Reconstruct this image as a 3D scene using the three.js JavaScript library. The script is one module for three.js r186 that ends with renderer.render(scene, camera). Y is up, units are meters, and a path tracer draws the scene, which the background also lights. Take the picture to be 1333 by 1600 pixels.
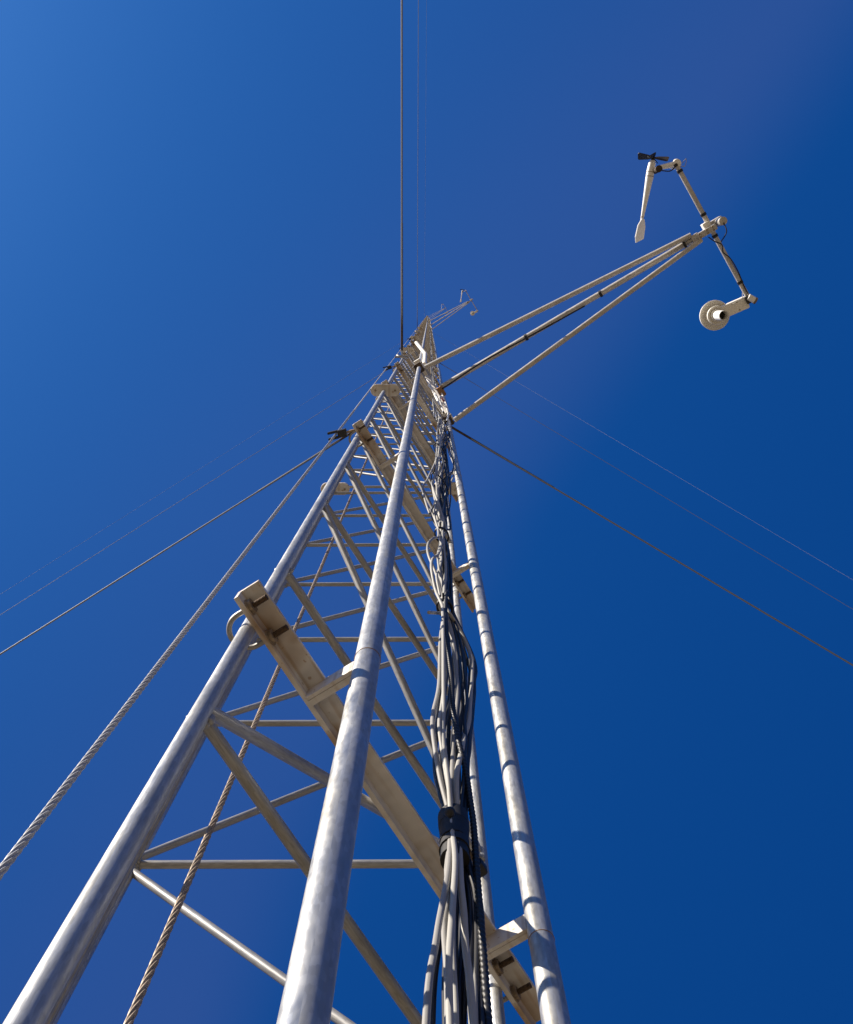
import * as THREE from 'three';
import { mergeGeometries } from 'three/addons/utils/BufferGeometryUtils.js';
import { ImprovedNoise } from 'three/addons/math/ImprovedNoise.js';

// ------------------------------------------------------------------ camera, sky, sun, exposure
const S = 0.55;          // face width of the tower in metres; lengths below are in face widths
const CAM = 1.6;         // eye height
const scene = new THREE.Scene();
const W = (X, F, h) => new THREE.Vector3(X * S, CAM + h * S, -F * S);   // right, forward, height above the eye
const camera = new THREE.PerspectiveCamera(53.13, 853 / 1024, 0.02, 3000);
camera.position.copy(W(0, 0, 0));
camera.up.set(-0.000433, 0.190803, 0.981628);
camera.lookAt(camera.position.clone().add(new THREE.Vector3(-0.002228, 0.981626, -0.190804)));

const SUN_EL = 30 * Math.PI / 180, SUN_AZ = 61 * Math.PI / 180;          // azimuth turned left from straight behind the camera
const sunDir = new THREE.Vector3(-Math.sin(SUN_AZ) * Math.cos(SUN_EL), Math.sin(SUN_EL), Math.cos(SUN_AZ) * Math.cos(SUN_EL));
const sun = new THREE.DirectionalLight(0xfff4e4, 5);
sun.position.copy(sunDir).multiplyScalar(60);
sun.castShadow = true;
sun.shadow.mapSize.set(4096, 4096);
Object.assign(sun.shadow.camera, { left: -12, right: 12, top: 22, bottom: -10, near: 1, far: 150 });
scene.add(sun, sun.target);

const noise = new ImprovedNoise();
let seed = 20240611;
const rnd = () => { seed = (seed * 1664525 + 1013904223) >>> 0; return seed / 4294967296; };
const jit = (a) => (rnd() * 2 - 1) * a;
const sstep = (a, b, x) => { const t = Math.min(1, Math.max(0, (x - a) / (b - a))); return t * t * (3 - 2 * t); };

{ // clear deep-blue sky, brighter towards the sun and the horizon, with a faint lens-flare streak painted into its colour
  const ex = 1 / 1.7, w = 2048, hgt = 1024, d = new Float32Array(w * hgt * 4);
  for (let j = 0; j < hgt; j++) {
    const el = ((j + 0.5) / hgt - 0.5) * Math.PI, y = Math.abs(Math.sin(el)), r = Math.cos(el);   // mirrored below the horizon, behind the ground
    for (let i = 0; i < w; i++) {
      const az = ((i + 0.5) / w - 0.5) * 2 * Math.PI, x = r * Math.cos(az), z = r * Math.sin(az);
      const c = Math.min(1, Math.max(-1, x * sunDir.x + y * sunDir.y + z * sunDir.z)), g = Math.acos(c);
      const glow = Math.exp(-g / 0.235), wide = Math.pow(0.5 + 0.5 * c, 3.2);
      const hz = Math.exp(-Math.max(0, y) / 0.11);
      let R = 0.0018 + 0.005 * wide + 0.42 * glow + 0.10 * hz;
      let G = 0.049 + 0.055 * wide + 1.02 * glow + 0.20 * hz;
      let B = 0.235 + 0.18 * wide + 2.1 * glow + 0.30 * hz;
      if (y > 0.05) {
        const px = x / y, pz = -z / y;                                  // painted flare haze, mapped on a flat sheet overhead
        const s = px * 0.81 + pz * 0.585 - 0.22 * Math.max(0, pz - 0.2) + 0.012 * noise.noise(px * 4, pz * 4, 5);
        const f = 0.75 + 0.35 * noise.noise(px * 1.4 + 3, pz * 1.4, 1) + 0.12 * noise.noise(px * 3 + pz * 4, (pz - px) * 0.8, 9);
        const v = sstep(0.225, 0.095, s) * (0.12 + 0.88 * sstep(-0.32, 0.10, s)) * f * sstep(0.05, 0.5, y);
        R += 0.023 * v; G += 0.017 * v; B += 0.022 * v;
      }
      const o = (j * w + i) * 4;
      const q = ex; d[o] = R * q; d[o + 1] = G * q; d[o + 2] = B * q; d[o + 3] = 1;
    }
  }
  const sky = new THREE.DataTexture(d, w, hgt, THREE.RGBAFormat, THREE.FloatType);
  sky.mapping = THREE.EquirectangularReflectionMapping;
  sky.magFilter = THREE.LinearFilter; sky.minFilter = THREE.LinearFilter; sky.needsUpdate = true;
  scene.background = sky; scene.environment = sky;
}
const renderer = new THREE.WebGLRenderer({ antialias: true });
renderer.toneMapping = THREE.LinearToneMapping;
renderer.toneMappingExposure = 1.7;
renderer.shadowMap.enabled = true;

// ------------------------------------------------------------------ materials
function tex(n, fn, srgb) {
  const d = new Uint8Array(n * n * 4);
  for (let y = 0; y < n; y++) for (let x = 0; x < n; x++) {
    const c = fn(x / n, y / n), o = (y * n + x) * 4;
    for (let k = 0; k < 3; k++) d[o + k] = Math.max(0, Math.min(255, c[k] * 255));
    d[o + 3] = 255;
  }
  const t = new THREE.DataTexture(d, n, n);
  t.wrapS = t.wrapT = THREE.RepeatWrapping; t.magFilter = THREE.LinearFilter; t.minFilter = THREE.LinearMipmapLinearFilter;
  if (srgb) t.colorSpace = THREE.SRGBColorSpace;
  t.needsUpdate = true;
  return t;
}
// noise that tiles over the unit square
const tn = (u, v, fu, fv, k) => {
  const n = (a, b) => noise.noise(a * fu, b * fv, k * 7.31);
  return (n(u, v) * (1 - u) + n(u - 1, v) * u) * (1 - v) + (n(u, v - 1) * (1 - u) + n(u - 1, v - 1) * u) * v;
};
// crystal spangle: tone of the nearest of many jittered points, tiling
const spangle = (() => {
  const n = 56, p = [];
  for (let i = 0; i < n * n; i++) p.push([rnd(), rnd(), rnd()]);
  return (u, v) => {
    const gx = Math.floor(u * n), gy = Math.floor(v * n); let best = 9, tone = 0;
    for (let j = -1; j <= 1; j++) for (let i = -1; i <= 1; i++) {
      const c = p[((gy + j + n) % n) * n + (gx + i + n) % n], dx = gx + i + c[0] - u * n, dy = gy + j + c[1] - v * n, d = dx * dx + dy * dy;
      if (d < best) { best = d; tone = c[2]; }
    }
    return tone;
  };
})();
const galvMap = tex(512, (u, v) => {     // u round the member, v along it
  let a = 0.80 + 0.09 * (spangle(u, v) - 0.5) + 0.09 * tn(u, v, 4, 7, 1) + 0.08 * tn(u, v, 22, 26, 2) + 0.05 * tn(u, v, 60, 5, 3);
  const st = tn(u, v, 8, 5, 8), warm = Math.max(0, tn(u, v, 6, 4, 4)) * 0.13;
  if (st > 0.36) a -= Math.min(0.26, (st - 0.36) * 2.0);
  const sp = tn(u, v, 80, 80, 6); if (sp > 0.58) a -= 0.25;
  const wh = tn(u, v, 46, 14, 9); if (wh > 0.55) a += 0.12;
  return [a, a - warm * 0.30, a - warm * 0.9];
}, true);
const paintMap = tex(512, (u, v) => {    // weathered paint with brown stains and runs
  const a = 0.86 + 0.08 * tn(u, v, 5, 5, 61) + 0.07 * tn(u, v, 30, 30, 62);
  let st = Math.max(0, tn(u, v, 5, 9, 63) - 0.06) * 0.85 + Math.max(0, tn(u, v, 40, 4, 64) - 0.16) * 0.8 + Math.max(0, tn(u, v, 16, 16, 66) - 0.2) * 0.5;
  const sp = tn(u, v, 70, 70, 65); if (sp > 0.5) st += 0.22;
  return [a - st * 0.55, a - st * 0.80, a - st * 1.05];
}, true);
const galvRough = tex(512, (u, v) => { const a = 0.52 + 0.22 * tn(u, v, 9, 12, 11) + 0.14 * tn(u, v, 40, 40, 12); return [a, a, a]; });
const galvBump = tex(512, (u, v) => { const a = 0.5 + 0.30 * tn(u, v, 10, 14, 21) + 0.2 * tn(u, v, 60, 60, 22); return [a, a, a]; });
const rustMap = tex(256, (u, v) => { const a = 0.75 + 0.35 * tn(u, v, 10, 10, 31) + 0.2 * tn(u, v, 50, 50, 32); return [a, a * 0.93, a * 0.84]; }, true);
const plasticBump = tex(256, (u, v) => { const a = 0.5 + 0.5 * tn(u, v, 40, 40, 41); return [a, a, a]; });
const lin = (r, g, b) => new THREE.Color().setRGB(r, g, b);
const std = (c, rough, metal, o = {}) => new THREE.MeshStandardMaterial({ color: c, roughness: rough, metalness: metal, ...o });
const steelSet = { map: galvMap, roughnessMap: galvRough, bumpMap: galvBump, bumpScale: 0.00025 };
const M = {
  pipe: std(lin(0.73, 0.73, 0.705), 0.82, 0.66, steelSet),
  leg: std(lin(0.67, 0.67, 0.645), 0.84, 0.55, steelSet),
  brace: std(lin(0.56, 0.55, 0.525), 0.9, 0.42, steelSet),
  brace2: std(lin(0.50, 0.49, 0.475), 0.9, 0.42, steelSet),
  angle: std(lin(0.86, 0.81, 0.74), 0.95, 0.05, { map: paintMap, roughnessMap: galvRough, bumpMap: galvBump, bumpScale: 0.0003 }),
  bolt: std(lin(0.16, 0.115, 0.08), 0.75, 0.5, { map: rustMap }),
  ubolt: std(lin(0.55, 0.53, 0.50), 0.5, 0.6, { map: galvMap }),
  nut: std(lin(0.50, 0.44, 0.36), 0.6, 0.5, { map: rustMap }),
  rope: std(lin(0.64, 0.64, 0.63), 0.5, 0.15, { map: galvMap }),
  ropeBrown: std(lin(0.52, 0.47, 0.41), 0.5, 0.25, { map: rustMap }),
  guy: std(lin(0.40, 0.44, 0.50), 0.6, 0.15, { map: galvMap }),
  grey: std(lin(0.38, 0.37, 0.335), 0.55, 0, { bumpMap: plasticBump, bumpScale: 0.0003 }),
  grey2: std(lin(0.29, 0.28, 0.26), 0.55, 0, { bumpMap: plasticBump, bumpScale: 0.0003 }),
  black: std(lin(0.012, 0.012, 0.014), 0.5, 0, { bumpMap: plasticBump, bumpScale: 0.0003 }),
  tape: std(lin(0.010, 0.010, 0.011), 0.62, 0),
  boom: std(lin(0.80, 0.76, 0.70), 0.75, 0.15, steelSet),
  clampDark: std(lin(0.12, 0.10, 0.085), 0.7, 0.4, { map: rustMap }),
  white: std(lin(0.86, 0.85, 0.82), 0.45, 0, { bumpMap: plasticBump, bumpScale: 0.0002 }),
  cream: std(lin(0.84, 0.81, 0.73), 0.5, 0, { bumpMap: plasticBump, bumpScale: 0.0002 }),
  hole: std(lin(0.03, 0.025, 0.02), 0.8, 0),
  red: std(lin(0.30, 0.03, 0.025), 0.55, 0),
  seam: std(lin(0.30, 0.17, 0.09), 0.8, 0.3),
  concrete: std(lin(0.36, 0.34, 0.31), 0.95, 0),
};

// ------------------------------------------------------------------ geometry helpers (uv in quarter-metres)
const UVS = 4;
function rod(a, b, r, seg = 16, r2 = r, caps = true) {
  const len = a.distanceTo(b), g = new THREE.CylinderGeometry(r2, r, len, seg, 1, !caps);
  const uv = g.attributes.uv, off = rnd() * 3, offu = rnd();
  for (let i = 0; i < uv.count; i++) uv.setXY(i, offu + uv.getX(i) * Math.max(1, Math.round(2 * Math.PI * r * UVS)) * 0.5, off + uv.getY(i) * len * UVS * 0.5);
  const q = new THREE.Quaternion().setFromUnitVectors(new THREE.Vector3(0, 1, 0), b.clone().sub(a).normalize());
  g.applyQuaternion(q); g.translate((a.x + b.x) / 2, (a.y + b.y) / 2, (a.z + b.z) / 2);
  return g;
}
function threaded(a, b, r) {              // rod with thread ridges
  const len = a.distanceTo(b), n = 12, pr = [new THREE.Vector2(0.0001, 0)];
  for (let i = 0; i < n; i++) pr.push(new THREE.Vector2(r * 0.84, len * (i + 0.05) / n), new THREE.Vector2(r, len * (i + 0.5) / n), new THREE.Vector2(r * 0.84, len * (i + 0.95) / n));
  pr.push(new THREE.Vector2(0.0001, len));
  const g = new THREE.LatheGeometry(pr, 12);
  g.applyQuaternion(new THREE.Quaternion().setFromUnitVectors(new THREE.Vector3(0, 1, 0), b.clone().sub(a).normalize()));
  return g.translate(a.x, a.y, a.z);
}
const ball = (p, r, seg = 14) => new THREE.SphereGeometry(r, seg, Math.round(seg * 0.7)).translate(p.x, p.y, p.z);
function pathTube(pts, r, n, seg = 8, closed = false) {
  return new THREE.TubeGeometry(new THREE.CatmullRomCurve3(pts, closed, 'centripetal'), n, r, seg, closed);
}
// moves an unindexed geometry into a frame; a left-handed frame turns the faces round
function placed(g, m) {
  g.applyMatrix4(m);
  if (m.determinant() < 0) for (const k of ['position', 'normal', 'uv']) {
    const t = g.attributes[k], n = t.itemSize;
    for (let i = 0; i < t.count; i += 3) for (let q = 0; q < n; q++) { const v = t.array[(i + 1) * n + q]; t.array[(i + 1) * n + q] = t.array[(i + 2) * n + q]; t.array[(i + 2) * n + q] = v; }
  }
  return g;
}
// box with chamfered edges, spanned by three axes about a centre; sizes are full lengths
function bar(c, ax, ay, az, sx, sy, sz, ch = 0) {
  const sh = new THREE.Shape(), x = sx / 2 - ch, y = sy / 2 - ch;
  sh.moveTo(-x, -y); sh.lineTo(x, -y); sh.lineTo(x, y); sh.lineTo(-x, y); sh.closePath();
  const g = new THREE.ExtrudeGeometry(sh, { depth: sz - 2 * ch, bevelEnabled: ch > 0, bevelThickness: ch, bevelSize: ch, bevelSegments: 2, curveSegments: 1 });
  g.translate(0, 0, -(sz - 2 * ch) / 2);
  const m = new THREE.Matrix4().makeBasis(ax.clone().normalize(), ay.clone().normalize(), az.clone().normalize()).setPosition(c);
  const uv = g.attributes.uv; for (let i = 0; i < uv.count; i++) uv.setXY(i, uv.getX(i) * 2.3, uv.getY(i) * 2.3);
  return placed(g, m);
}
// profile (list of [x, y]) pushed along z, in the frame ax, ay, az at c
function prism(c, ax, ay, az, prof, len, ch = 0, holes) {
  const sh = new THREE.Shape(prof.map((p) => new THREE.Vector2(...p)));
  if (holes) sh.holes.push(...holes);
  const g = new THREE.ExtrudeGeometry(sh, { depth: len, bevelEnabled: ch > 0, bevelThickness: ch, bevelSize: ch, bevelOffset: -ch, bevelSegments: 2, curveSegments: 12 });
  const uv = g.attributes.uv; for (let i = 0; i < uv.count; i++) uv.setXY(i, uv.getX(i) * 2.3, uv.getY(i) * 2.3);
  return placed(g, new THREE.Matrix4().makeBasis(ax, ay, az).setPosition(c));
}
// stranded wire rope: a lobed section that turns as it runs from a to b
function ropeGeo(a, b, r, pitch, perPitch, lobes = 6) {
  const len = a.distanceTo(b), n = Math.ceil(len / pitch * perPitch), k = lobes * 5;
  const d = b.clone().sub(a).normalize(), e = new THREE.Vector3(1, 0, 0).cross(d).normalize(), f = d.clone().cross(e);
  const pos = new Float32Array((n + 1) * k * 3), uv = new Float32Array((n + 1) * k * 2), idx = [];
  for (let i = 0; i <= n; i++) {
    const t = i / n, tw = t * len / pitch * 2 * Math.PI, cx = a.x + (b.x - a.x) * t, cy = a.y + (b.y - a.y) * t, cz = a.z + (b.z - a.z) * t;
    for (let j = 0; j < k; j++) {
      const ph = j / k * 2 * Math.PI, rr = r * (0.50 + 0.50 * Math.pow(Math.abs(Math.cos(ph * lobes / 2)), 0.7)), an = ph + tw, o = (i * k + j) * 3;
      const ca = Math.cos(an) * rr, sa = Math.sin(an) * rr;
      pos[o] = cx + e.x * ca + f.x * sa; pos[o + 1] = cy + e.y * ca + f.y * sa; pos[o + 2] = cz + e.z * ca + f.z * sa;
      uv[(i * k + j) * 2] = j / k; uv[(i * k + j) * 2 + 1] = t * len * UVS;
    }
  }
  for (let i = 0; i < n; i++) for (let j = 0; j < k; j++) {
    const p = i * k + j, q = i * k + (j + 1) % k;
    idx.push(p, q, p + k, q, q + k, p + k);
  }
  const g = new THREE.BufferGeometry();
  g.setAttribute('position', new THREE.BufferAttribute(pos, 3)); g.setAttribute('uv', new THREE.BufferAttribute(uv, 2));
  g.setIndex(idx); g.computeVertexNormals();
  return g;
}
const join = (list) => mergeGeometries(list.map((g) => { const q = g.index ? g.toNonIndexed() : g; for (const k of Object.keys(q.attributes)) if (!['position', 'normal', 'uv'].includes(k)) q.deleteAttribute(k); return q; }));

// ------------------------------------------------------------------ object helpers
const used = new Map();
const numbered = (n) => { const k = used.get(n) ?? 0; used.set(n, k + 1); return k ? n + '_' + String(k).padStart(3, '0') : n; };
function tag(o, label, category, group) { o.userData = { label, category }; if (group) o.userData.group = group; return o; }
function thing(name, at, label, category, group) {
  const o = new THREE.Group(); o.name = numbered(name); o.position.copy(at); scene.add(o);
  return tag(o, label, category, group);
}
function worldOf(o) { const p = new THREE.Vector3(); for (let q = o; q; q = q.parent) p.add(q.position); return p; }
function part(name, geo, mat, parent, label) {
  const p = worldOf(parent), g = Array.isArray(geo) ? join(geo) : geo;
  g.translate(-p.x, -p.y, -p.z);
  const m = new THREE.Mesh(g, mat); m.name = numbered(name); m.castShadow = m.receiveShadow = true;
  parent.add(m);
  if (label) m.userData.label = label;
  return m;
}
function solo(name, geo, mat, at, label, category, group) {
  const g = Array.isArray(geo) ? join(geo) : geo; g.translate(-at.x, -at.y, -at.z);
  const m = new THREE.Mesh(g, mat); m.name = numbered(name); m.position.copy(at); m.castShadow = m.receiveShadow = true;
  scene.add(m);
  return tag(m, label, category, group);
}

// ------------------------------------------------------------------ ground
{
  const pebbles = tex(1024, (u, v) => {
    const a = 0.78 + 0.20 * tn(u, v, 6, 6, 51) + 0.16 * tn(u, v, 26, 26, 52) + 0.22 * tn(u, v, 110, 110, 53);
    const w = 0.06 * tn(u, v, 4, 4, 55);
    return [a + w, a * 0.93, a * 0.80 - w];
  }, true);
  const gm = std(lin(0.335, 0.312, 0.272), 1, 0, { map: pebbles, bumpMap: pebbles, bumpScale: 0.02 });
  const g = new THREE.CircleGeometry(1500, 96); g.rotateX(-Math.PI / 2);
  const uv = g.attributes.uv; for (let i = 0; i < uv.count; i++) uv.setXY(i, uv.getX(i) * 1500, uv.getY(i) * 1500);
  const m = new THREE.Mesh(g, gm); m.name = 'ground'; m.userData.kind = 'structure'; m.receiveShadow = true; scene.add(m);
}
const GND = -CAM / S;

// ------------------------------------------------------------------ lattice tower
// plan positions (right, forward) of the three legs; u runs along the rail face, n points out of it
const L = [-0.3909, 0.6738], B = [-0.8429, 1.5448], R = [0.1527, 1.5405];
const uX = 0.53136, uF = 0.84715, nX = 0.84715, nF = -0.53136;
const U = (u, n, h) => W(u * uX + n * nX, u * uF + n * nF, h);
const vu = new THREE.Vector3(uX, 0, -uF), vn = new THREE.Vector3(nX, 0, -nF), vy = new THREE.Vector3(0, 1, 0);
const TOP = 240, PITCH = 1.0228, SEC = 9 * PITCH + 0.317, JOINT = 8.97, LEGR = 0.0176 * S, BRR = 0.0122 * S;
const uL = 0.3631, uR = 1.3862, nLR = -0.6892;
const tower = thing('lattice_tower', W((L[0] + B[0] + R[0]) / 3, (L[1] + B[1] + R[1]) / 3, GND), 'tall three-legged galvanized steel lattice tower rising overhead into the blue sky', 'tower');
{
  const legs = [L, B, R], joints = [GND];
  for (let h = JOINT; h > GND; h -= SEC) joints.splice(1, 0, h);
  for (let h = JOINT + SEC; h < TOP; h += SEC) joints.push(h);
  joints.push(TOP);
  const farLegs = [];
  for (let i = 0; i + 1 < joints.length; i++) for (const p of legs) {
    const g = rod(W(...p, joints[i]), W(...p, joints[i + 1]), LEGR, joints[i] < 30 ? 32 : 12);
    if (joints[i] < 60) part('leg', g, M.leg, tower); else farLegs.push(g);
  }
  // nodes of the bracing, section by section
  const far = [], farPlates = [];
  for (let i = 0; i + 1 < joints.length; i++) {
    const top = i === 0 ? joints[1] - 0.16 : joints[i + 1] - 0.16, nodes = [];
    for (let k = 0; k < 10; k++) { const h = top - k * PITCH; if (h > joints[i] + 0.05) nodes.unshift(h); }
    nodes.forEach((h, k) => {
      const near = h < 45, seg = h < 16 ? 16 : 6;
      const put = (nm, a, b, m) => { const g = rod(a, b, BRR, seg); if (near) part(nm, g, m, tower); else far.push(g); };
      for (let s = 0; s < 3; s++) put('horizontal_brace', W(...legs[s], h), W(...legs[(s + 1) % 3], h), s === 1 ? M.brace : M.brace2);
      if (k + 1 < nodes.length) {
        const h2 = nodes[k + 1], up = h > 2.2 && h < JOINT;
        const pairs = up ? [[B, R], [R, L], [L, B]] : [[R, B], [L, R], [B, L]];
        for (const [p, q] of pairs) put('diagonal_brace', W(...p, h + 0.03), W(...q, h2 - 0.03), rnd() > 0.5 ? M.brace : M.brace2);
      }
    });
    if (i > 0) for (const p of legs) {   // round-ended flange plates where two sections are bolted together
      const sh = new THREE.Shape(), a = 0.075 * S, r = 0.05 * S;
      sh.absarc(a, 0, r, -Math.PI / 2, Math.PI / 2); sh.absarc(-a, 0, r, Math.PI / 2, 1.5 * Math.PI); sh.closePath();
      const mk = (dy) => { const g = new THREE.ExtrudeGeometry(sh, { depth: 0.012 * S, bevelEnabled: true, bevelThickness: 0.002, bevelSize: 0.002, bevelSegments: 1, curveSegments: 12 }); g.rotateX(Math.PI / 2); const c = W(p[0] + 0.012, p[1] - 0.012, joints[i] + dy); return g.translate(c.x, c.y, c.z); };
      if (joints[i] < 45) { part('flange_plate', mk(0.014), M.angle, tower); part('flange_plate', mk(-0.008), M.angle, tower); } else farPlates.push(mk(0));
    }
    if (i > 0) for (const p of legs) {  // flange bolts
      if (joints[i] > 25) continue;
      for (const dx of [-0.085, 0.085]) part('flange_bolt', rod(W(p[0] + 0.012 + dx, p[1] - 0.012, joints[i] - 0.045), W(p[0] + 0.012 + dx, p[1] - 0.012, joints[i] + 0.035), 0.009 * S, 6), M.nut, tower);
    }
  }
  part('upper_leg', farLegs, M.leg, tower).userData.kind = 'stuff';
  part('upper_brace', far, M.brace, tower).userData.kind = 'stuff';
  part('upper_flange_plate', farPlates, M.angle, tower).userData.kind = 'stuff';
  // welds where the braces meet the near legs
  for (let k = -2; k < 4; k++) for (let i = 0; i < 3; i++) for (const j of [1, 2]) {
    const h = JOINT - 0.16 - (6 - k) * PITCH, a = W(...legs[i], h), d = W(...legs[(i + j) % 3], h).sub(a).normalize(), ls = [];
    for (let q = 0; q < 9; q++) {        // lumpy bead round the end of the brace
      const e = q / 9 * 2 * Math.PI, up2 = vy.clone().multiplyScalar(Math.cos(e) * BRR * 1.25), sd = d.clone().cross(vy).multiplyScalar(Math.sin(e) * BRR * 1.05);
      ls.push(ball(a.clone().addScaledVector(d, LEGR * (0.80 + 0.2 * rnd())).add(up2).add(sd), BRR * (0.48 + 0.26 * rnd()), 7));
    }
    part('weld_bead', ls, M.brace2, tower);
  }
}
for (const [p, which] of [[L, 'nearest'], [B, 'far left'], [R, 'right']]) {
  const c = W(...p, GND);
  const g = bar(c.clone().add(new THREE.Vector3(0, 0.075, 0)), new THREE.Vector3(1, 0, 0), vy, new THREE.Vector3(0, 0, 1), 0.3, 0.15, 0.3, 0.01);
  solo('concrete_footing', g, M.concrete, c, `square concrete footing under the ${which} leg of the lattice tower`, 'footing', 'footings of the tower legs');
}

// ------------------------------------------------------------------ rails in front of the tower face
const uM = 0.5664, uQ = 1.2927, nRail = -0.515, RAILR = 0.0285 * S;
{
  const mk = (u, label, seams) => {
    const t = thing('guide_rail', U(u, nRail, GND), label, 'rail');
    const cuts = [GND, ...seams, 28, 45, TOP];
    for (let i = 0; i + 1 < cuts.length; i++) part('rail_pipe', rod(U(u, nRail, cuts[i]), U(u, nRail, cuts[i + 1]), RAILR, cuts[i] < 12 ? 48 : 12), M.pipe, t);
    for (const h of seams) {
      const g = new THREE.TorusGeometry(RAILR * 1.0, 0.0007, 6, 48); g.rotateX(Math.PI / 2); const c = U(u, nRail, h); g.translate(c.x, c.y, c.z);
      part('weld_seam', g, M.seam, t);
    }
  };
  mk(uM, 'thick pale steel pipe running up the middle of the photo, left rail of two', 'left' && [2.16, 8.7, 15.2]);
  mk(uQ, 'pale steel pipe with shadow bands at the right of the tower, right rail of two', [2.05, 8.6, 15.1]);
}

// ------------------------------------------------------------------ angle-iron cross brackets that carry the rails
const A0 = 0.288, A1 = 1.53, nFace = -0.6715, AW = 0.056, AH = 0.050, AT = 0.0115;
function bracketParts(h, parent, simple) {
  const p = [];
  const prof = [[0, 0], [AT, 0], [AT, AH - AT], [AW, AH - AT], [AW, AH], [0, AH]].map(([a, b]) => [a * S, b * S]);
  const angle = prism(U(A0, nFace, h), vn, vy, vu.clone().negate().negate(), prof, (A1 - A0) * S, 0.0012);
  if (simple) p.push(angle); else part('angle_iron', angle, M.angle, parent);
  for (const u of [uM - 0.012, uQ - 0.012]) {
    // upright plate with a narrow foot, welded between the angle and the rail
    const a = nFace + AT, b = nRail - 0.024;
    const pl = bar(U(u, (a + b) / 2, h - 0.004 + 0.018), vn, vy, vu, (b - a) * S, 0.058 * S, 0.009 * S, 0.0008);
    const ft = bar(U(u + 0.0125, (a + b) / 2, h - 0.0105), vn, vy, vu, (b - a) * S, 0.009 * S, 0.015 * S, 0.0008);
    if (simple) p.push(pl); else part('standoff', [pl, ft], M.angle, parent);
  }
  if (simple) return p;
  for (const u of [uL, uR]) {
    const hb = h + 0.019, du = 0.040, r = 0.0062 * S, pts = [];
    pts.push(U(u - du, nFace - 0.001, hb));
    for (let i = 0; i <= 10; i++) { const a = Math.PI * i / 10; pts.push(U(u - du * Math.cos(a), nLR - 0.002 - du * Math.sin(a), hb)); }
    pts.push(U(u + du, nFace - 0.001, hb));
    const ub = part('u_bolt', pathTube(pts, r, 60, 10), M.ubolt, parent);
    for (const s of [-1, 1]) {
      part('bolt_thread', threaded(U(u + s * du, nFace + AT + 0.001, hb), U(u + s * du, nFace + AW + 0.002, hb), r * 1.18), M.bolt, ub);
      part('nut', rod(U(u + s * du, nFace + AT, hb), U(u + s * du, nFace + AT + 0.011, hb), 0.0175 * S, 6), M.nut, ub);
      part('washer', rod(U(u + s * du, nFace + AT, hb), U(u + s * du, nFace + AT + 0.003, hb), 0.0195 * S, 20), M.nut, ub);
    }
  }
}
const CH0 = 2.11, CHS = 3.43;
const brNames = ['lowest and largest rust-stained angle-iron cross bracket, its left end beside the near tower leg',
  'second angle-iron cross bracket up, with the lower black rope guide on its left end',
  'third angle-iron cross bracket up, crossing the round-ended flange plate on the near leg',
  'fourth angle-iron cross bracket up, just below the large instrument boom'];
{
  const first = thing('cross_bracket', U(uL, nLR, CH0), brNames[0], 'bracket');
  bracketParts(CH0, first);
  let small;
  for (let i = 1; CH0 + i * CHS < TOP; i++) {
    const h = CH0 + i * CHS;
    let o;
    if (i < 9) { o = first.clone(); o.position.copy(U(uL, nLR, h)); } else {
      if (!small) { small = solo('cross_bracket', bracketParts(h, null, true), M.angle, U(uL, nLR, h), '', 'bracket'); o = small; } else { o = small.clone(); o.position.copy(U(uL, nLR, h)); }
    }
    if (o !== small) { o.name = numbered('cross_bracket'); scene.add(o); }
    if (i < 4) tag(o, brNames[i], 'bracket'); else tag(o, 'small angle-iron cross bracket in the stack high up the tower above the large boom', 'bracket', 'cross brackets high up the tower');
  }
}

// ------------------------------------------------------------------ vertical wire ropes
const ropeL = [-0.5093, 0.6527], ropeI = [-0.3700, 0.8600];
{
  const mk = (p, mat, label, r) => {
    const t = thing('wire_rope', W(...p, GND), label, 'wire rope');
    part('twisted_rope', ropeGeo(W(...p, 0.2), W(...p, 7), r, 0.066, 52), mat, t);
    part('upper_rope', rod(W(...p, 7), W(...p, TOP), r * 0.9, 8), mat, t);
    part('lower_rope', ropeGeo(W(...p, GND), W(...p, 0.2), r, 0.066, 12), mat, t);
  };
  mk(ropeL, M.rope, 'thick twisted steel wire rope left of the tower, passing through the black guides', 0.0061 * S);
  mk(ropeI, M.ropeBrown, 'thin brownish twisted wire rope hanging inside the tower behind the near leg', 0.0058 * S);
}
// black guides that hold the left rope, on arms from the bracket ends
for (const [i, label] of [[1, 'black two-pronged rope guide on the left end of the second cross bracket'], [3, 'small black rope guide on the left end of the fourth cross bracket'], [5, 'tiny black rope guide higher up the left side of the tower'], [7, 'topmost tiny black rope guide on the left side of the tower']]) {
  const h = CH0 + CHS * i + 0.03, a = U(A0 + 0.03, nFace, h), r = W(...ropeL, h), d = r.clone().sub(a).setY(0), len = d.length(); d.normalize();
  const side = new THREE.Vector3().crossVectors(vy, d);
  const t = thing('rope_guide', a, label, 'rope guide');
  part('arm', bar(a.clone().addScaledVector(d, len * 0.16), d, vy, side, len * 0.5, 0.03 * S, 0.012 * S, 0.001), M.nut, t);
  part('block', bar(r.clone().addScaledVector(d, -0.038 * S), d, vy, side, 0.05 * S, 0.045 * S, 0.042 * S, 0.003), M.black, t);
  for (const s of [-1, 1]) part('prong', bar(r.clone().addScaledVector(d, 0.012 * S).addScaledVector(side, s * 0.0155 * S).add(new THREE.Vector3(0, s * 0.006, 0)), d, vy, side, 0.06 * S, 0.03 * S, 0.014 * S, 0.002), M.black, t);
}

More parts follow.
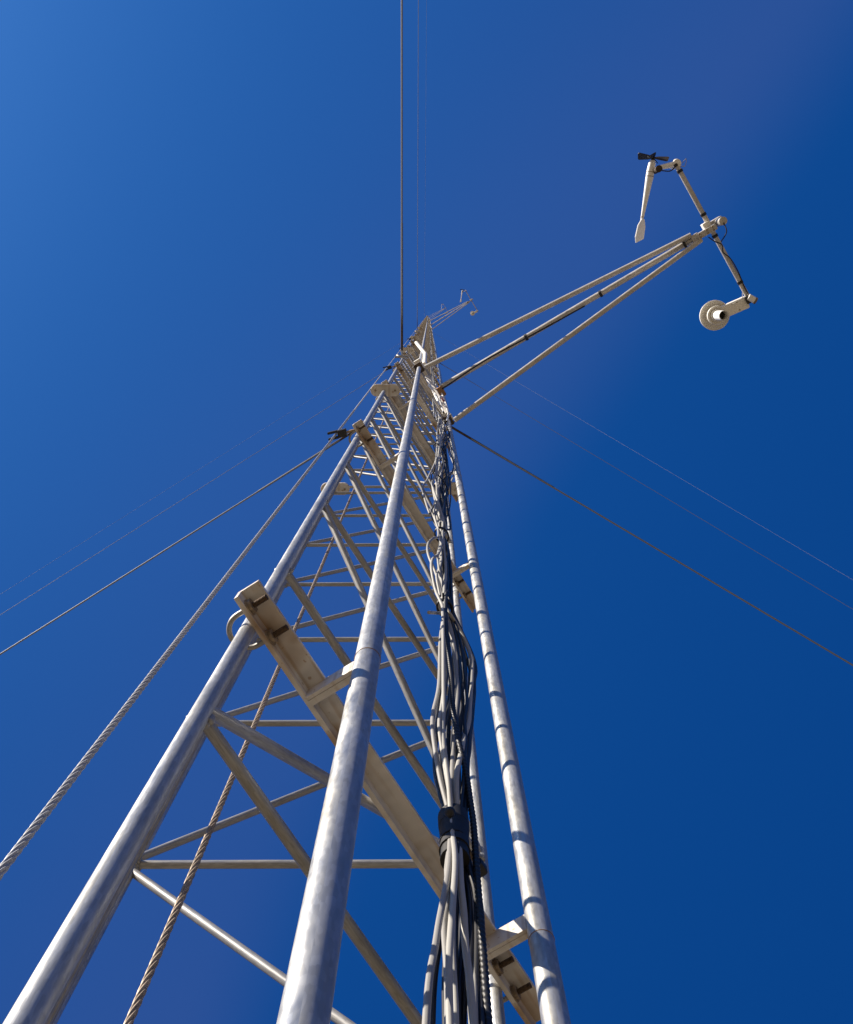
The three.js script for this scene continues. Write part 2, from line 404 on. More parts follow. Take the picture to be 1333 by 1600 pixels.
// ------------------------------------------------------------------ cable bundle between the rails: [u, height] from top to bottom
const up = [
  [[1.137, 12.6], [1.055, 10.4], [1.035, 9.1], [0.988, 7.95], [0.884, 6.53], [0.82, 5.75], [0.787, 5.46], [0.88, 5.62], [0.94, 5.5]],
  [[1.238, 13], [1.17, 11.3], [1.04, 8.9], [0.987, 7.3], [0.974, 6.2], [1.0, 5.9], [1.06, 5.65]],
  [[1.204, 13], [1.175, 11.1], [1.103, 9.1], [1.044, 7.6], [1.04, 6.7], [0.999, 5.9], [1.03, 5.5]],
  [[1.164, 12.5], [1.06, 9.2], [0.968, 7.2], [0.92, 6.3], [0.965, 6.0], [1.02, 5.75]],
  [[1.36, 13.4], [1.24, 11], [1.141, 8.2], [1.109, 6.4], [1.07, 5.6]],
  [[1.40, 13.2], [1.29, 10.4], [1.345, 9.9], [1.323, 9.1], [1.172, 7.5], [1.091, 6.3], [1.07, 5.6]],
  [[1.253, 13.2], [1.124, 9.6], [1.098, 7.6], [1.053, 6.4], [1.07, 5.6]],
];
const mid = [
  [[0.988, 5.19], [0.94, 4.95], [0.887, 4.6], [0.895, 4.42], [0.948, 4.28], [0.987, 4.15], [1.004, 4.05], [1.013, 3.9], [1.057, 3.63], [1.072, 3.47], [1.065, 3.14], [1.03, 2.72], [1.005, 2.43]],
  [[1.013, 5.27], [0.96, 4.66], [0.906, 4.36], [0.877, 4.15], [0.881, 4.02], [0.92, 3.96], [0.975, 3.9], [0.971, 3.75], [0.964, 3.4], [0.956, 3.01], [0.955, 2.76], [0.949, 2.6], [0.949, 2.47], [0.956, 2.32]],
  [[1.053, 5.4], [1.023, 4.74], [1.035, 4.31], [1.026, 4.01], [0.995, 3.5], [0.968, 2.97], [0.939, 2.71], [0.928, 2.58], [0.941, 2.45], [0.96, 2.36]],
  [[1.011, 5.25], [1.017, 4.57], [0.991, 4.15], [1.004, 3.98], [1.03, 3.9], [1.11, 3.9], [1.157, 3.82], [1.174, 3.7], [1.159, 3.47], [1.123, 3.13], [1.093, 2.91], [1.074, 2.8], [1.03, 2.56], [1.0, 2.38]],
  [[1.07, 5.4], [1.067, 4.77], [1.041, 4.24], [1.084, 4.1], [1.19, 4.1], [1.255, 4.08], [1.265, 3.98], [1.24, 3.74], [1.184, 3.3], [1.129, 2.93], [1.082, 2.62]],
  [[1.044, 5.4], [0.999, 4.53], [0.999, 4.1], [1.035, 3.99], [1.067, 3.86], [1.085, 3.61], [1.083, 3.2], [1.057, 2.91], [1.039, 2.61]],
  [[1.08, 5.4], [1.09, 4.9], [1.063, 4.22], [1.096, 4.08], [1.152, 3.84], [1.169, 3.56], [1.146, 3.37], [1.156, 3.25], [1.122, 3.01], [1.093, 2.73]],
];
const low = [
  [[0.985, 2.14], [0.968, 1.94], [0.956, 1.85], [0.921, 1.67], [0.905, 1.58], [0.881, 1.46], [0.865, 1.28], [0.86, 0.9], [0.9, -0.4], [0.92, GND + 0.05]],
  [[0.98, 2.15], [0.975, 1.96], [0.953, 1.77], [0.929, 1.63], [0.922, 1.53], [0.927, 1.36], [0.93, 0.9], [0.94, -0.4], [0.95, GND + 0.05]],
  [[0.999, 2.18], [0.984, 1.95], [0.984, 1.84], [0.968, 1.74], [0.967, 1.58], [0.963, 1.4], [0.96, 0.9], [0.97, -0.4], [0.98, GND + 0.05]],
  [[1.02, 2.2], [0.999, 2.01], [0.990, 1.87], [0.995, 1.78], [1.005, 1.7], [1.009, 1.6], [1.015, 1.45], [1.0, 0.9], [1.0, -0.4], [1.0, GND + 0.05]],
  [[1.059, 2.32], [1.088, 2.14], [1.094, 1.9], [1.082, 1.72], [1.064, 1.54], [1.05, 0.9], [1.05, -0.4], [1.03, GND + 0.05]],
  [[1.045, 2.28], [1.06, 2.1], [1.069, 1.91], [1.055, 1.74], [1.029, 1.5], [1.02, 0.9], [1.02, -0.4], [1.02, GND + 0.05]],
  [[1.06, 2.34], [1.07, 2.14], [1.067, 1.87], [1.043, 1.68], [1.029, 1.5], [1.03, 0.9], [1.04, -0.4], [1.05, GND + 0.05]],
];
const depth = [-0.560, -0.548, -0.572, -0.545, -0.583, -0.566, -0.590];
const BF = 0.925;                     // the bundle hangs a little in front of the brackets, between the rails
const UB = (u, n, h) => h > 0 ? U(u * BF, n * BF, h * BF) : U(u * BF, n * BF, h);
const CR = 0.0060 * S;
function cable(list, n, r, mat, label, group) {
  const du = jit(0.005), dn = jit(0.010);
  const pts = list.map(([u, h]) => {        // squeezed together where it passes a tie or the strap
    const near = (h0, w) => Math.exp(-(((h - h0) / w) ** 2)), a = near(2.18, 0.16), b = near(4.02, 0.12), c = near(5.45, 0.2), k = Math.min(1, a + b + c);
    const uc = a > b && a > c ? 1.018 : b > c ? 1.03 : 1.045;
    const lo = h > 0 ? 1 - sstep(1.55, 2.0, h) : 1;
    return UB(u + (uc - u) * 0.5 * k + jit(0.002) + du * lo, n + (-0.572 - n) * 0.62 * k + jit(0.003) + dn * lo, h);
  });
  return solo('cable', pathTube(pts, r, list.length * 14, 9), mat, pts[pts.length - 1].clone(), label, 'cable', group);
}
const greyL = 'light grey signal cable in the thick bundle hanging between the two rails', blackL = 'black cable in the thick bundle hanging between the two rails';
const gG = 'grey cables of the bundle', gK = 'black cables of the bundle';
const own = {
  0: 'light grey cable that kicks out left in a pointed loop halfway up the bundle',
  1: 'light grey cable forming the long left loop above the middle tie of the bundle',
  3: 'light grey cable bowing out right in a wide arc below the middle tie',
  4: 'black cable bowing farthest right below the middle tie of the bundle',
  5: 'cable with a small white loop beside the right rail near the third bracket',
};
for (let i = 0; i < 7; i++) {
  const list = [...up[i], ...mid[i], ...low[i]];
  const black = i === 4 || i === 6;
  cable(list, depth[i], CR * (i === 3 ? 1.12 : 1), black ? M.black : i % 2 ? M.grey : M.grey2, own[i] ?? (black ? blackL : greyL), own[i] ? undefined : black ? gK : gG);
}
const mixed = (a, b, t, w) => { // a cable that runs between two others
  const f = (l, h) => { for (let i = 0; i + 1 < l.length; i++) { if (l[i][1] >= h && l[i + 1][1] <= h) { const k = (h - l[i][1]) / (l[i + 1][1] - l[i][1] || 1); return l[i][0] + (l[i + 1][0] - l[i][0]) * k; } } return l[l.length - 1][0]; };
  const fa = [...up[a], ...mid[a], ...low[a]], fb = [...up[b], ...mid[b], ...low[b]], out = [];
  for (let h = 12.8; h > 1.0; h -= h > 6 ? 0.7 : 0.16) out.push([f(fa, h) * (1 - t) + f(fb, h) * t + (h > 5.8 ? 4.5 : 1) * w * Math.sin(h * (h > 5.8 ? 1.7 : 3.1) + a + b * 2), h]);
  out.push([out[out.length - 1][0], -0.5], [out[out.length - 1][0] + 0.02, GND + 0.05]);
  return out;
};
for (const [a, b, t, n, r, k, stop] of [[2, 4, 0.45, -0.586, 1.1, 1], [2, 6, 0.7, -0.592, 1.15, 1], [5, 4, 0.5, -0.596, 1.2, 1], [2, 5, 0.5, -0.58, 0.9, 1], [6, 4, 0.6, -0.600, 1.2, 1], [2, 6, 0.4, -0.602, 1.1, 1], [5, 6, 0.6, -0.574, 0.75, 1], [2, 2, 0, -0.556, 0.8, 0], [5, 5, 0, -0.557, 0.8, 1], [6, 6, 0.0, -0.566, 0.85, 1], [5, 4, 0.75, -0.556, 1.1, 1], [6, 4, 0.3, -0.552, 1.15, 1], [4, 4, 0, -0.562, 1.1, 1], [5, 6, 0.3, -0.547, 0.9, 1], [0, 2, 0.5, -0.552, 0.8, 0, 4], [1, 3, 0.5, -0.556, 0.85, 0, 4], [2, 3, 0.5, -0.55, 0.75, 0, 5.4]]) {
  cable(mixed(a, b, t, 0.008).filter((p) => p[1] > (stop ?? -9)), n, CR * r, k ? M.black : M.grey, k ? blackL : greyL, k ? gK : gG);
}
{ // ribbed black conduit down the right side of the bundle
  const list = [[1.0, 4.1], [0.985, 3.85], [0.981, 3.59], [0.988, 3.35], [0.997, 3.06], [0.996, 2.82], [1.013, 2.65], [1.046, 2.48], [1.056, 2.34], [1.062, 2.24], [1.058, 2.02], [1.056, 1.83], [1.054, 1.67], [1.052, 1.5], [1.05, 0.9], [1.05, -0.4], [1.05, GND + 0.05]];
  const curve = new THREE.CatmullRomCurve3(list.map(([u, h]) => UB(u, -0.541, h)), false, 'centripetal');
  const len = curve.getLength(), n = Math.round(len / 0.0022), fr = curve.computeFrenetFrames(n), k = 12, pos = [], idx = [];
  for (let i = 0; i <= n; i++) {
    const c = curve.getPointAt(i / n);
    for (let j = 0; j < k; j++) {
      const a = j / k * 2 * Math.PI, r = 0.0068 * S * (1 + 0.16 * Math.sin(i * 2 * Math.PI / 4 + a));
      pos.push(c.x + r * (Math.cos(a) * fr.normals[i].x + Math.sin(a) * fr.binormals[i].x), c.y + r * (Math.cos(a) * fr.normals[i].y + Math.sin(a) * fr.binormals[i].y), c.z + r * (Math.cos(a) * fr.normals[i].z + Math.sin(a) * fr.binormals[i].z));
      if (i < n) { const p = i * k + j, q = i * k + (j + 1) % k; idx.push(p, q, p + k, q, q + k, p + k); }
    }
  }
  const g = new THREE.BufferGeometry(); g.setAttribute('position', new THREE.Float32BufferAttribute(pos, 3)); g.setIndex(idx); g.computeVertexNormals();
  solo('conduit', g, M.black, curve.getPoint(1), 'ribbed black flexible conduit along the right edge of the cable bundle', 'conduit');
}
// ties and straps round the bundle
function tie(u, n, h, w, d, mat, tall, label, group) {
  const pts = []; for (let i = 0; i < 16; i++) { const a = i / 16 * 2 * Math.PI; pts.push(UB(u + w * Math.cos(a), n + d * Math.sin(a), h + 0.004 * Math.sin(a * 2))); }
  const t = thing('cable_tie', UB(u, n, h), label, 'cable tie', group);
  for (let k = 0; k < tall; k++) { const g = pathTube(pts, 0.0042 * S, 48, 6, true); g.translate(0, k * 0.008 * S * 1.0, 0); part('band', g, mat, t); }
  part('tail', rod(UB(u - w, n + d * 0.5, h), UB(u - w - 0.025, n + d, h - 0.02), 0.004 * S, 6), mat, t);
}
tie(1.035, -0.572, 4.02, 0.036, 0.030, M.black, 3, 'black cable tie cinching the bundle at the middle knot beside the second bracket', undefined);
tie(1.045, -0.572, 5.45, 0.045, 0.034, M.black, 3, 'black cable tie at the pinched bundle above the second bracket', undefined);
for (const [u, h, w] of [[1.06, 7.2, 0.10], [1.11, 9.2, 0.10], [1.2, 11.4, 0.09], [1.24, 12.6, 0.09]]) tie(u, -0.572, h, w, 0.035, M.black, 2, 'thin black cable tie round the upper part of the bundle', 'upper cable ties');
{ // wide black wrap with a knob at either side
  const t = thing('hose_clamp', UB(1.02, -0.57, 2.2), 'wide black strap with round knobs wrapped around the lower cable bundle', 'strap');
  const wr = [];
  for (let i = 0; i < 5; i++) { const h0 = 2.04 + i * 0.037, k = 0.9 + 0.2 * rnd(); wr.push(rod(UB(1.022 + jit(0.004), -0.572, h0), UB(1.022 + jit(0.004), -0.572, h0 + 0.048), 0.033 * S * k, 20, 0.031 * S * (0.9 + 0.2 * rnd()))); }
  part('wrap', wr, M.tape, t);
  part('loose_end', bar(UB(1.0, -0.548, 2.02), vu, vy, vn, 0.012 * S, 0.07 * S, 0.003 * S, 0.0004), M.tape, t);
  part('knob', ball(UB(0.958, -0.545, 2.13), 0.012 * S), M.black, t);
  part('knob', bar(UB(1.105, -0.556, 2.12), vu, vy, vn, 0.028 * S, 0.024 * S, 0.024 * S, 0.003), M.black, t);
  part('knob_stem', rod(UB(1.05, -0.56, 2.13), UB(1.10, -0.556, 2.12), 0.006 * S, 8), M.nut, t);
}
{ // short peg behind the middle tie
  const a = UB(0.917, -0.575, 3.63), b = UB(1.012, -0.575, 3.89);
  solo('steel_peg', rod(a, b, 0.006 * S, 10), M.ubolt, a, 'short grey steel peg sticking out left of the middle cable tie', 'peg');
}
{ // six cables that carry on up the tower to the higher boom
  for (let i = 0; i < 6; i++) {
    const pts = []; for (let h = 12.5; h <= 88; h += 3.43) pts.push(U(1.06 + 0.024 * i + jit(0.02), -0.60 - 0.01 * (i % 3) + jit(0.012), h));
    solo('riser_cable', pathTube(pts, CR, pts.length * 5, 6), i % 2 ? M.grey : M.black, pts[0].clone(), i % 2 ? 'thin grey cable running on up the tower above the large boom' : 'thin black cable running on up the tower above the large boom', 'cable', i % 2 ? 'grey cables above the boom' : 'black cables above the boom');
  }
}

// ------------------------------------------------------------------ instrument boom on a carriage between the rails
const HB = 13.5, K = HB / 8.85;
const at = (X, F, dh = 0) => W(X * K, F * K, HB + dh);
function buildBoom() {
  const t = thing('instrument_boom', U((uM + uQ) / 2, nRail, HB), 'large three-strut instrument boom reaching out right from the tower', 'boom');
  const tip = at(2.33, -0.672);
  const sM = U(uM + 0.03, -0.43, HB + 0.7), sQ = U(uQ + 0.01, -0.43, HB - 0.55), sC = U(0.95, -0.40, HB + 0.85);
  const r = 0.034 * S, dir = tip.clone().sub(sC).normalize(), lat = at(2.715, -0.125).sub(at(2.05, -1.21)).normalize();
  part('strut', [rod(sM, tip.clone().addScaledVector(dir, -0.20 * S).addScaledVector(lat, -0.062 * S), r, 20)], M.boom, t);
  part('strut', [rod(sQ, tip.clone().addScaledVector(dir, -0.12 * S).addScaledVector(lat, 0.055 * S), r, 20)], M.boom, t);
  part('strut', [rod(sC, tip.clone().addScaledVector(dir, -0.2 * S).add(new THREE.Vector3(0, 0.02, 0)), r * 1.15, 20)], M.boom, t);
  // carriage: cross bars between the rails and clamps round them
  const bX = (h, n, w) => bar(U((uM + uQ) / 2, n, h), vu, vy, vn, (uQ - uM + 0.1) * S, w * S, 0.045 * S, 0.003);
  part('cross_bar', bar(U((uM + uQ) / 2, nRail + 0.05, HB - 0.05), U(uQ, 0, HB - 0.45).sub(U(uM, 0, HB + 0.55)), vy, vn, (uQ - uM + 0.12) * S, 0.06 * S, 0.05 * S, 0.003), M.angle, t);
  part('cross_bar', bX(HB + 1.1, nRail - 0.04, 0.05), M.angle, t);
  for (const [u, h] of [[uM, HB + 0.9], [uQ, HB - 0.25]]) {
    const c = part('rail_clamp', [bar(U(u, nRail, h), vu, vy, vn, 0.14 * S, 0.16 * S, 0.11 * S, 0.006)], M.clampDark, t);
    part('clamp_plate', bar(U(u - 0.03, nRail + 0.015, h + 0.25), vu, vy, vn, 0.15 * S, 0.2 * S, 0.10 * S, 0.006), M.cream, c);
    for (const s of [-1, 1]) part('clamp_bolt', rod(U(u + s * 0.05, nRail - 0.08, h - 0.04), U(u + s * 0.05, nRail + 0.08, h - 0.04), 0.012 * S, 8), M.ubolt, c);
  }
  part('pivot_plate', bar(U(1.0, -0.44, HB + 0.8), vu, vy, vn, 0.14 * S, 0.14 * S, 0.12 * S, 0.005), M.seam, t);
  part('lamp_box', bar(U(1.08, -0.47, HB + 0.35), vu, vy, vn, 0.06 * S, 0.12 * S, 0.06 * S, 0.008), M.red, t, 'small red box at the foot of the boom');
  // tip fitting
  part('tip_block', [bar(tip.clone().addScaledVector(dir, -0.02 * S), dir, vy, dir.clone().cross(vy), 0.26 * S, 0.08 * S, 0.08 * S, 0.006), bar(tip.clone().addScaledVector(dir, -0.17 * S), dir, vy, dir.clone().cross(vy), 0.10 * S, 0.05 * S, 0.11 * S, 0.005)], M.boom, t);
  for (const q of [-0.12, -0.02, 0.06]) for (const w of [-1, 1]) { const p = tip.clone().addScaledVector(dir, q * S).addScaledVector(dir.clone().cross(vy).normalize(), w * 0.022 * S); part('bolt_head', rod(p.clone().setY(p.y - 0.055 * S), p.clone().setY(p.y - 0.035 * S), 0.012 * S, 6), M.nut, t); }
  const post = at(2.425, -0.745);
  part('post', rod(post.clone().add(new THREE.Vector3(0, -0.16 * S, 0)), post.clone().add(new THREE.Vector3(0, 0.22 * S, 0)), 0.052 * S, 20), M.boom, t);
  part('post_block', bar(at(2.40, -0.74, 0.1), dir, vy, dir.clone().cross(vy), 0.20 * S, 0.11 * S, 0.095 * S, 0.008), M.boom, t);
  // cross arm
  const a0 = at(2.05, -1.21, 0.06), a1 = at(2.715, -0.125, 0.06), ad = a1.clone().sub(a0).normalize();
  const arm = part('cross_arm', rod(a0, a1, 0.032 * S, 20), M.boom, t);
  for (const s of [0.05, 0.37, 0.53, 0.88]) { const c = a0.clone().lerp(a1, s); part('tape_band', rod(c.clone().addScaledVector(ad, -0.018 * S), c.clone().addScaledVector(ad, 0.018 * S), 0.039 * S, 20), M.tape, arm); }
  part('arm_clamp', [bar(at(2.335, -0.70, 0.06), ad, vy, ad.clone().cross(vy), 0.15 * S, 0.11 * S, 0.10 * S, 0.006)], M.cream, arm);
  for (const s of [0.14, 0.42, 0.72]) { const c = sC.clone().lerp(tip, 0.2 + s); part('tape_band', rod(c.clone().addScaledVector(dir, -0.016 * S), c.clone().addScaledVector(dir, 0.016 * S), r * 1.35, 20), M.tape, t); }
  return t;
}
const boom1 = buildBoom();

function buildVane() {
  const base = at(2.055, -1.215, 0.08);
  const t = thing('wind_vane', base, 'white propeller wind vane at the far end of the large boom', 'wind vane');
  const K2 = (X, F, dh) => at(X, F, dh);
  // elbow ball on the cross arm and the short arm to the vane's own post
  part('elbow', [ball(base, 0.062 * S, 20), rod(base.clone().add(new THREE.Vector3(0, -0.05 * S, 0)), base.clone().add(new THREE.Vector3(0, 0.16 * S, 0)), 0.05 * S, 20)], M.cream, t);
  part('side_arm', rod(base, K2(1.915, -1.185, 0.06), 0.040 * S, 16, 0.03 * S), M.white, t);
  part('plug', rod(at(2.035, -1.195, -0.045), at(2.035, -1.195, 0.0), 0.022 * S, 12), M.hole, t);
  const piv = K2(1.893, -1.165, 0.10);
  part('pivot', [rod(piv.clone().add(new THREE.Vector3(0, -0.14 * S, 0)), piv.clone().add(new THREE.Vector3(0, 0.06 * S, 0)), 0.036 * S, 20), rod(piv.clone().add(new THREE.Vector3(0, -0.16 * S, 0)), piv.clone().add(new THREE.Vector3(0, -0.12 * S, 0)), 0.043 * S, 20)], M.clampDark, t);
  // body: a long taper from the nose to the tail
  const nose = K2(1.868, -1.255, 0.16), tail = K2(1.795, -0.760, 0.16), d = tail.clone().sub(nose).normalize();
  const L1 = nose.distanceTo(tail), prof = [[0.001, 0], [0.030, 0.01], [0.046, 0.06], [0.052, 0.18], [0.050, 0.30], [0.044, 0.42], [0.033, 0.66], [0.022, 0.9], [0.018, 1], [0.001, 1]].map(([r, s]) => new THREE.Vector2(r * S, s * L1));
  const body = new THREE.LatheGeometry(prof, 28); body.applyQuaternion(new THREE.Quaternion().setFromUnitVectors(vy, d)); body.translate(nose.x, nose.y, nose.z);
  part('body', body, M.white, t);
  for (const q of [0.20, 0.27, 0.93]) { const p = nose.clone().lerp(tail, q), rr = (q > 0.9 ? 0.024 : 0.0535) * S; part('seam_ring', rod(p.clone().addScaledVector(d, -0.003 * S), p.clone().addScaledVector(d, 0.003 * S), rr, 28), M.nut, t); }
  // tail fin: a thin upright plate, leaning a little
  const side = new THREE.Vector3().crossVectors(d, vy).normalize(), upv = vy.clone().applyAxisAngle(d, 0.85);
  const f0 = tail.clone().addScaledVector(d, -0.03 * S);
  const fin = prism(f0.clone().addScaledVector(upv.clone().cross(d), -0.006 * S), d, upv, d.clone().cross(upv), [[0, -0.02], [0.09, -0.075], [0.24, -0.085], [0.31, -0.055], [0.24, 0.085], [0.09, 0.075], [0, 0.03]].map(([a, b]) => [a * S, b * S]), 0.012 * S, 0.001);
  part('tail_fin', fin, M.white, t);
  // propeller: hub and four broad twisted blades
  const hub = nose.clone().addScaledVector(d, -0.03 * S);
  const prop = part('propeller', [rod(nose.clone().addScaledVector(d, 0.01 * S), hub.clone().addScaledVector(d, -0.035 * S), 0.024 * S, 16, 0.012 * S)], M.black, t);
  for (let k = 0; k < 4; k++) {
    const a = k * Math.PI / 2 + 0.33, rd = vy.clone().applyAxisAngle(d, a), tg = d.clone().cross(rd), pitch = 0.62;
    const w = tg.clone().multiplyScalar(Math.cos(pitch)).addScaledVector(d, Math.sin(pitch));
    const bl = prism(hub.clone(), rd, w, rd.clone().cross(w), [[0.01, -0.018], [0.07, -0.045], [0.19, -0.07], [0.205, -0.05], [0.205, 0.05], [0.19, 0.07], [0.07, 0.045], [0.01, 0.018]].map(([x, y]) => [x * S * 0.95, y * S * 0.85]), 0.007 * S, 0.0008);
    part('blade', bl, k === 1 ? M.clampDark : M.black, prop);
  }
  return t;
}
const vane1 = buildVane();

function buildShield() {
  const base = at(2.715, -0.118, 0.06), c = at(2.447, 0.020, 0.12);
  const t = thing('radiation_shield', base, 'cream round sensor shield with a downward tube at the near end of the large boom', 'sensor shield');
  part('mount', [rod(at(2.70, -0.135, 0.0), at(2.755, -0.105, 0.0), 0.042 * S, 16)], M.cream, t);
  part('mount_cap', rod(at(2.752, -0.107, 0.0), at(2.768, -0.099, 0.0), 0.045 * S, 16), M.nut, t);
  part('mount_clamp', bar(at(2.700, -0.108, 0.03), vu, vy, vn, 0.10 * S, 0.07 * S, 0.05 * S, 0.004), M.black, t);
  const e = at(2.665, -0.075, 0.07), d = c.clone().sub(e).setY(0).normalize(), sd = d.clone().cross(vy);
  part('duct', bar(e.clone().lerp(c, 0.30), d, vy, sd, 0.36 * S, 0.10 * S, 0.165 * S, 0.012), M.cream, t);
  const turn = (prof, dy, mat, nm, cc = c) => { const g = new THREE.LatheGeometry(prof.map(([r, y]) => new THREE.Vector2(r * S, y * S)), 48); g.translate(cc.x, cc.y + dy * S, cc.z); return part(nm, g, mat, t); };
  turn([[0.001, 0.075], [0.08, 0.07], [0.15, 0.045], [0.188, 0.0], [0.196, -0.05], [0.192, -0.056], [0.185, -0.045], [0.15, -0.018], [0.10, -0.006], [0.001, -0.004]], 0.05, M.cream, 'canopy');
  turn([[0.001, 0.02], [0.095, 0.018], [0.118, 0.0], [0.124, -0.05], [0.118, -0.056], [0.105, -0.035], [0.07, -0.026], [0.001, -0.024]], -0.05, M.cream, 'shield_plate');
  turn([[0.001, 0.02], [0.060, 0.018], [0.078, 0.0], [0.082, -0.03], [0.078, -0.035], [0.066, -0.02], [0.001, -0.018]], -0.09, M.cream, 'shield_plate');
  for (const q of [0.18, 0.46]) for (const w of [-1, 1]) { const p = e.clone().lerp(c, q).addScaledVector(sd, w * 0.055 * S); part('screw', rod(p.clone().setY(p.y - 0.054 * S), p.clone().setY(p.y - 0.045 * S), 0.009 * S, 10), M.nut, t); }
  turn([[0.050, 0.04], [0.062, 0.03], [0.062, -0.30], [0.054, -0.30], [0.050, -0.2], [0.050, 0.03]], -0.12, M.white, 'intake_tube');
  turn([[0.001, 0.0], [0.0495, 0.0], [0.0495, 0.01], [0.001, 0.01]], -0.28, M.hole, 'sensor');
  return t;
}
const shield1 = buildShield();
{ // black leads strapped to the boom
  const leads = [
    [[...[0.115, 0.63, -0.2]], [0.5, 0.40, 0.25], [0.95, 0.16, 0.3], [1.35, -0.06, 0.32]],
    [[2.33, -0.62, -0.05], [2.39, -0.585, -0.03], [2.45, -0.56, -0.02], [2.47, -0.50, 0.02], [2.52, -0.46, 0.0], [2.60, -0.36, 0.04], [2.665, -0.22, 0.02], [2.70, -0.16, 0.02]],
    [[2.43, -0.73, -0.16], [2.45, -0.66, -0.2], [2.435, -0.58, -0.05]],
    [[2.04, -1.19, 0.0], [1.99, -1.15, -0.03], [1.92, -1.15, -0.05]],
    [[2.1, -1.12, 0.1], [2.17, -1.02, 0.1], [2.22, -0.92, 0.12], [2.31, -0.77, 0.1]],
  ];
  const lab = ['thick black lead sagging along the underside of the middle boom strut', 'black lead wound along the cross arm towards the round sensor shield', 'short black lead hanging from the post at the boom tip', 'short black lead below the side arm of the wind vane', 'black lead lying along the cross arm behind the wind vane'];
  leads.forEach((l, i) => {
    const pts = l.map(([X, F, dh]) => at(X, F, dh));
    solo('lead', pathTube(pts, (i === 0 ? 0.012 : 0.0075) * S, 60, 8), M.black, pts[0].clone(), lab[i], 'cable');
  });
  // thin pale wire loops at the sensors
  for (const [l, label] of [[[[2.66, -0.17, 0.05], [2.645, -0.12, 0.0], [2.60, -0.09, 0.0], [2.56, -0.06, 0.05]], 'thin pale wire loop by the arm of the round sensor shield'], [[[2.09, -1.215, 0.0], [2.12, -1.25, 0.0], [2.11, -1.19, -0.02], [2.08, -1.19, 0.0]], 'thin pale wire loop at the elbow of the wind vane']]) {
    const pts = l.map(([X, F, dh]) => at(X, F, dh)); solo('wire_loop', pathTube(pts, 0.004 * S, 40, 6), M.grey, pts[0].clone(), label, 'wire');
  }
}
{ // pale cable ends bunched at the foot of the boom
  const fan = [[[0.94, -0.46, HB - 1.2], [0.86, -0.47, HB - 0.6], [0.76, -0.47, HB - 0.2]], [[0.98, -0.46, HB - 1.4], [0.88, -0.45, HB - 1.0], [0.78, -0.46, HB - 0.6], [0.71, -0.47, HB - 0.1]], [[1.0, -0.46, HB - 1.9], [0.88, -0.46, HB - 1.9], [0.80, -0.46, HB - 2.0]], [[1.05, -0.46, HB - 1.6], [0.97, -0.45, HB - 0.8], [1.0, -0.45, HB + 0.1], [1.06, -0.44, HB + 0.6]], [[0.98, -0.46, HB - 0.9], [0.84, -0.45, HB - 0.9], [0.74, -0.47, HB - 0.7]], [[1.1, -0.46, HB - 2.2], [1.15, -0.44, HB - 1.0], [1.12, -0.44, HB + 0.2], [1.02, -0.43, HB + 0.75]]];
  fan.forEach((l) => { const pts = l.map((p) => U(...p)); solo('pigtail_cable', pathTube(pts, 0.013 * S, 30, 8), M.cream, pts[0].clone(), 'short cream cable end splayed out at the foot of the large boom', 'cable', 'cable ends at the boom foot'); });
  // bent pale pipe above the left rail clamp
  const pts = [U(uM + 0.02, nRail + 0.07, HB + 1.4), U(uM + 0.02, nRail + 0.07, HB + 4.3), U(uM + 0.02, nRail + 0.07, HB + 5.4), U(uM - 0.22, nRail + 0.02, HB + 6.2)];
  const c = new THREE.CatmullRomCurve3(pts, false, 'chordal', 0.2);
  const cp = new THREE.CurvePath(); for (let i = 0; i + 1 < pts.length; i++) cp.add(new THREE.LineCurve3(pts[i], pts[i + 1]));
  solo('bent_pipe', [rod(pts[0], pts[1], 0.034 * S, 16), rod(pts[1], pts[2], 0.034 * S, 16), rod(pts[2], pts[3], 0.034 * S, 16), ball(pts[2], 0.035 * S, 16), ball(pts[3], 0.036 * S, 16)], M.cream, pts[0].clone(), 'bent cream pipe rising above the left rail clamp of the large boom', 'pipe');
}
// the same boom, vane and shield twice more, far up
for (const [h, word] of [[89, 'tiny second'], [226, 'faint tiny topmost']]) {
  const dy = (h - HB) * S;
  for (const [src, nm, label, cat] of [[boom1, 'instrument_boom', `${word} instrument boom near the top of the tower`, 'boom'], [vane1, 'wind_vane', `${word} white wind vane near the top of the tower`, 'wind vane'], [shield1, 'radiation_shield', `${word} round sensor shield near the top of the tower`, 'sensor shield']]) {
    const o = src.clone(); o.name = numbered(nm); o.position.y += dy; scene.add(o); tag(o, label, cat);
  }
}

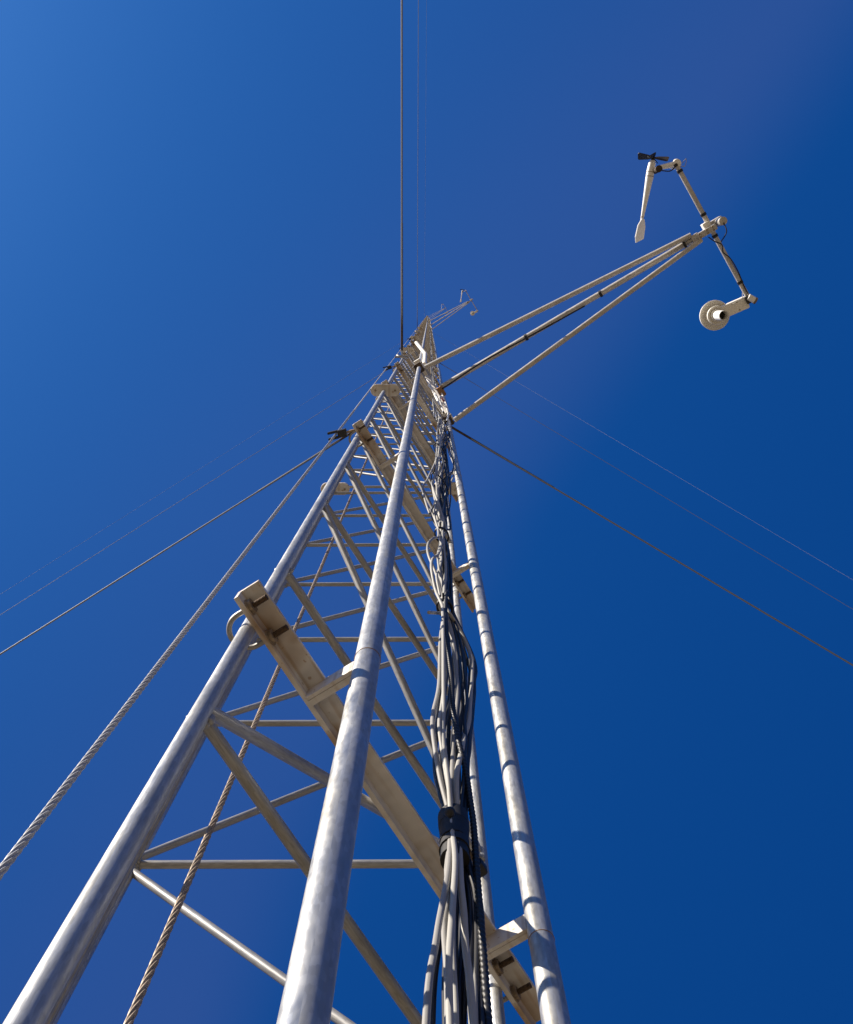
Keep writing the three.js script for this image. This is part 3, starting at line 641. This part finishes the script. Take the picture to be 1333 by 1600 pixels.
// ------------------------------------------------------------------ guy wires
{
  const dirs = { L: [0.012, -1], B: [-0.856, 0.5175], R: [0.872, 0.489] }, legs = { L, B, R };
  const where = { L: 'straight up the photo from the tower', B: 'down to the left of the tower', R: 'down to the right of the tower' };
  const levels = [[15, 64, 0.0120, 'lowest, thickest guy wire running '], [35, 64, 0.0068, 'second, thin guy wire running '], [90, 90, 0.0065, 'third, very faint guy wire running ']];
  for (const [h, D, r, label] of levels) for (const k of ['L', 'B', 'R']) {
    const p = legs[k], d = dirs[k], a = W(p[0] + d[0] * 0.05, p[1] + d[1] * 0.05, h), b = W(p[0] + d[0] * D, p[1] + d[1] * D, GND + 0.1);
    const t = thing('guy_wire', b, label + where[k], 'guy wire');
    const len = a.distanceTo(b), v = b.clone().sub(a).normalize(), pts = [];
    for (let i = 0; i <= 12; i++) { const s = i / 12; pts.push(a.clone().lerp(b, s).add(new THREE.Vector3(0, -len * 0.006 * 4 * s * (1 - s) * 0.5, 0))); }
    part('wire', pathTube(pts, r * S, 60, 10), M.guy, t);
    if (h < 40) {
      part('wire_grip', rod(a.clone().addScaledVector(v, 0.1 * S), a.clone().addScaledVector(v, 1.9 * S), r * S * 1.5, 12, r * S * 1.2), M.clampDark, t);
      const g = new THREE.TorusGeometry(0.07 * S, 0.016 * S, 10, 24); g.rotateY(k === 'L' ? 0.3 : 1.3); g.translate(a.x, a.y, a.z); part('shackle', g, M.ubolt, t);
      part('shackle_bolt', rod(a.clone().add(new THREE.Vector3(-0.1 * S, 0.03 * S, 0)), a.clone().add(new THREE.Vector3(0.1 * S, 0.03 * S, 0)), 0.018 * S, 10), M.ubolt, t);
    }
    if (h !== 35) {
      solo('guy_anchor', bar(b.clone().setY(0.1), new THREE.Vector3(1, 0, 0), vy, new THREE.Vector3(0, 0, 1), 0.5, 0.24, 0.5, 0.02), M.concrete, b.clone().setY(0), `concrete ${h === 15 ? 'inner' : 'outer'} anchor block of the guy wires ${where[k]}`, 'anchor');
    }
  }
}

scene.updateMatrixWorld(true);
renderer.render(scene, camera);
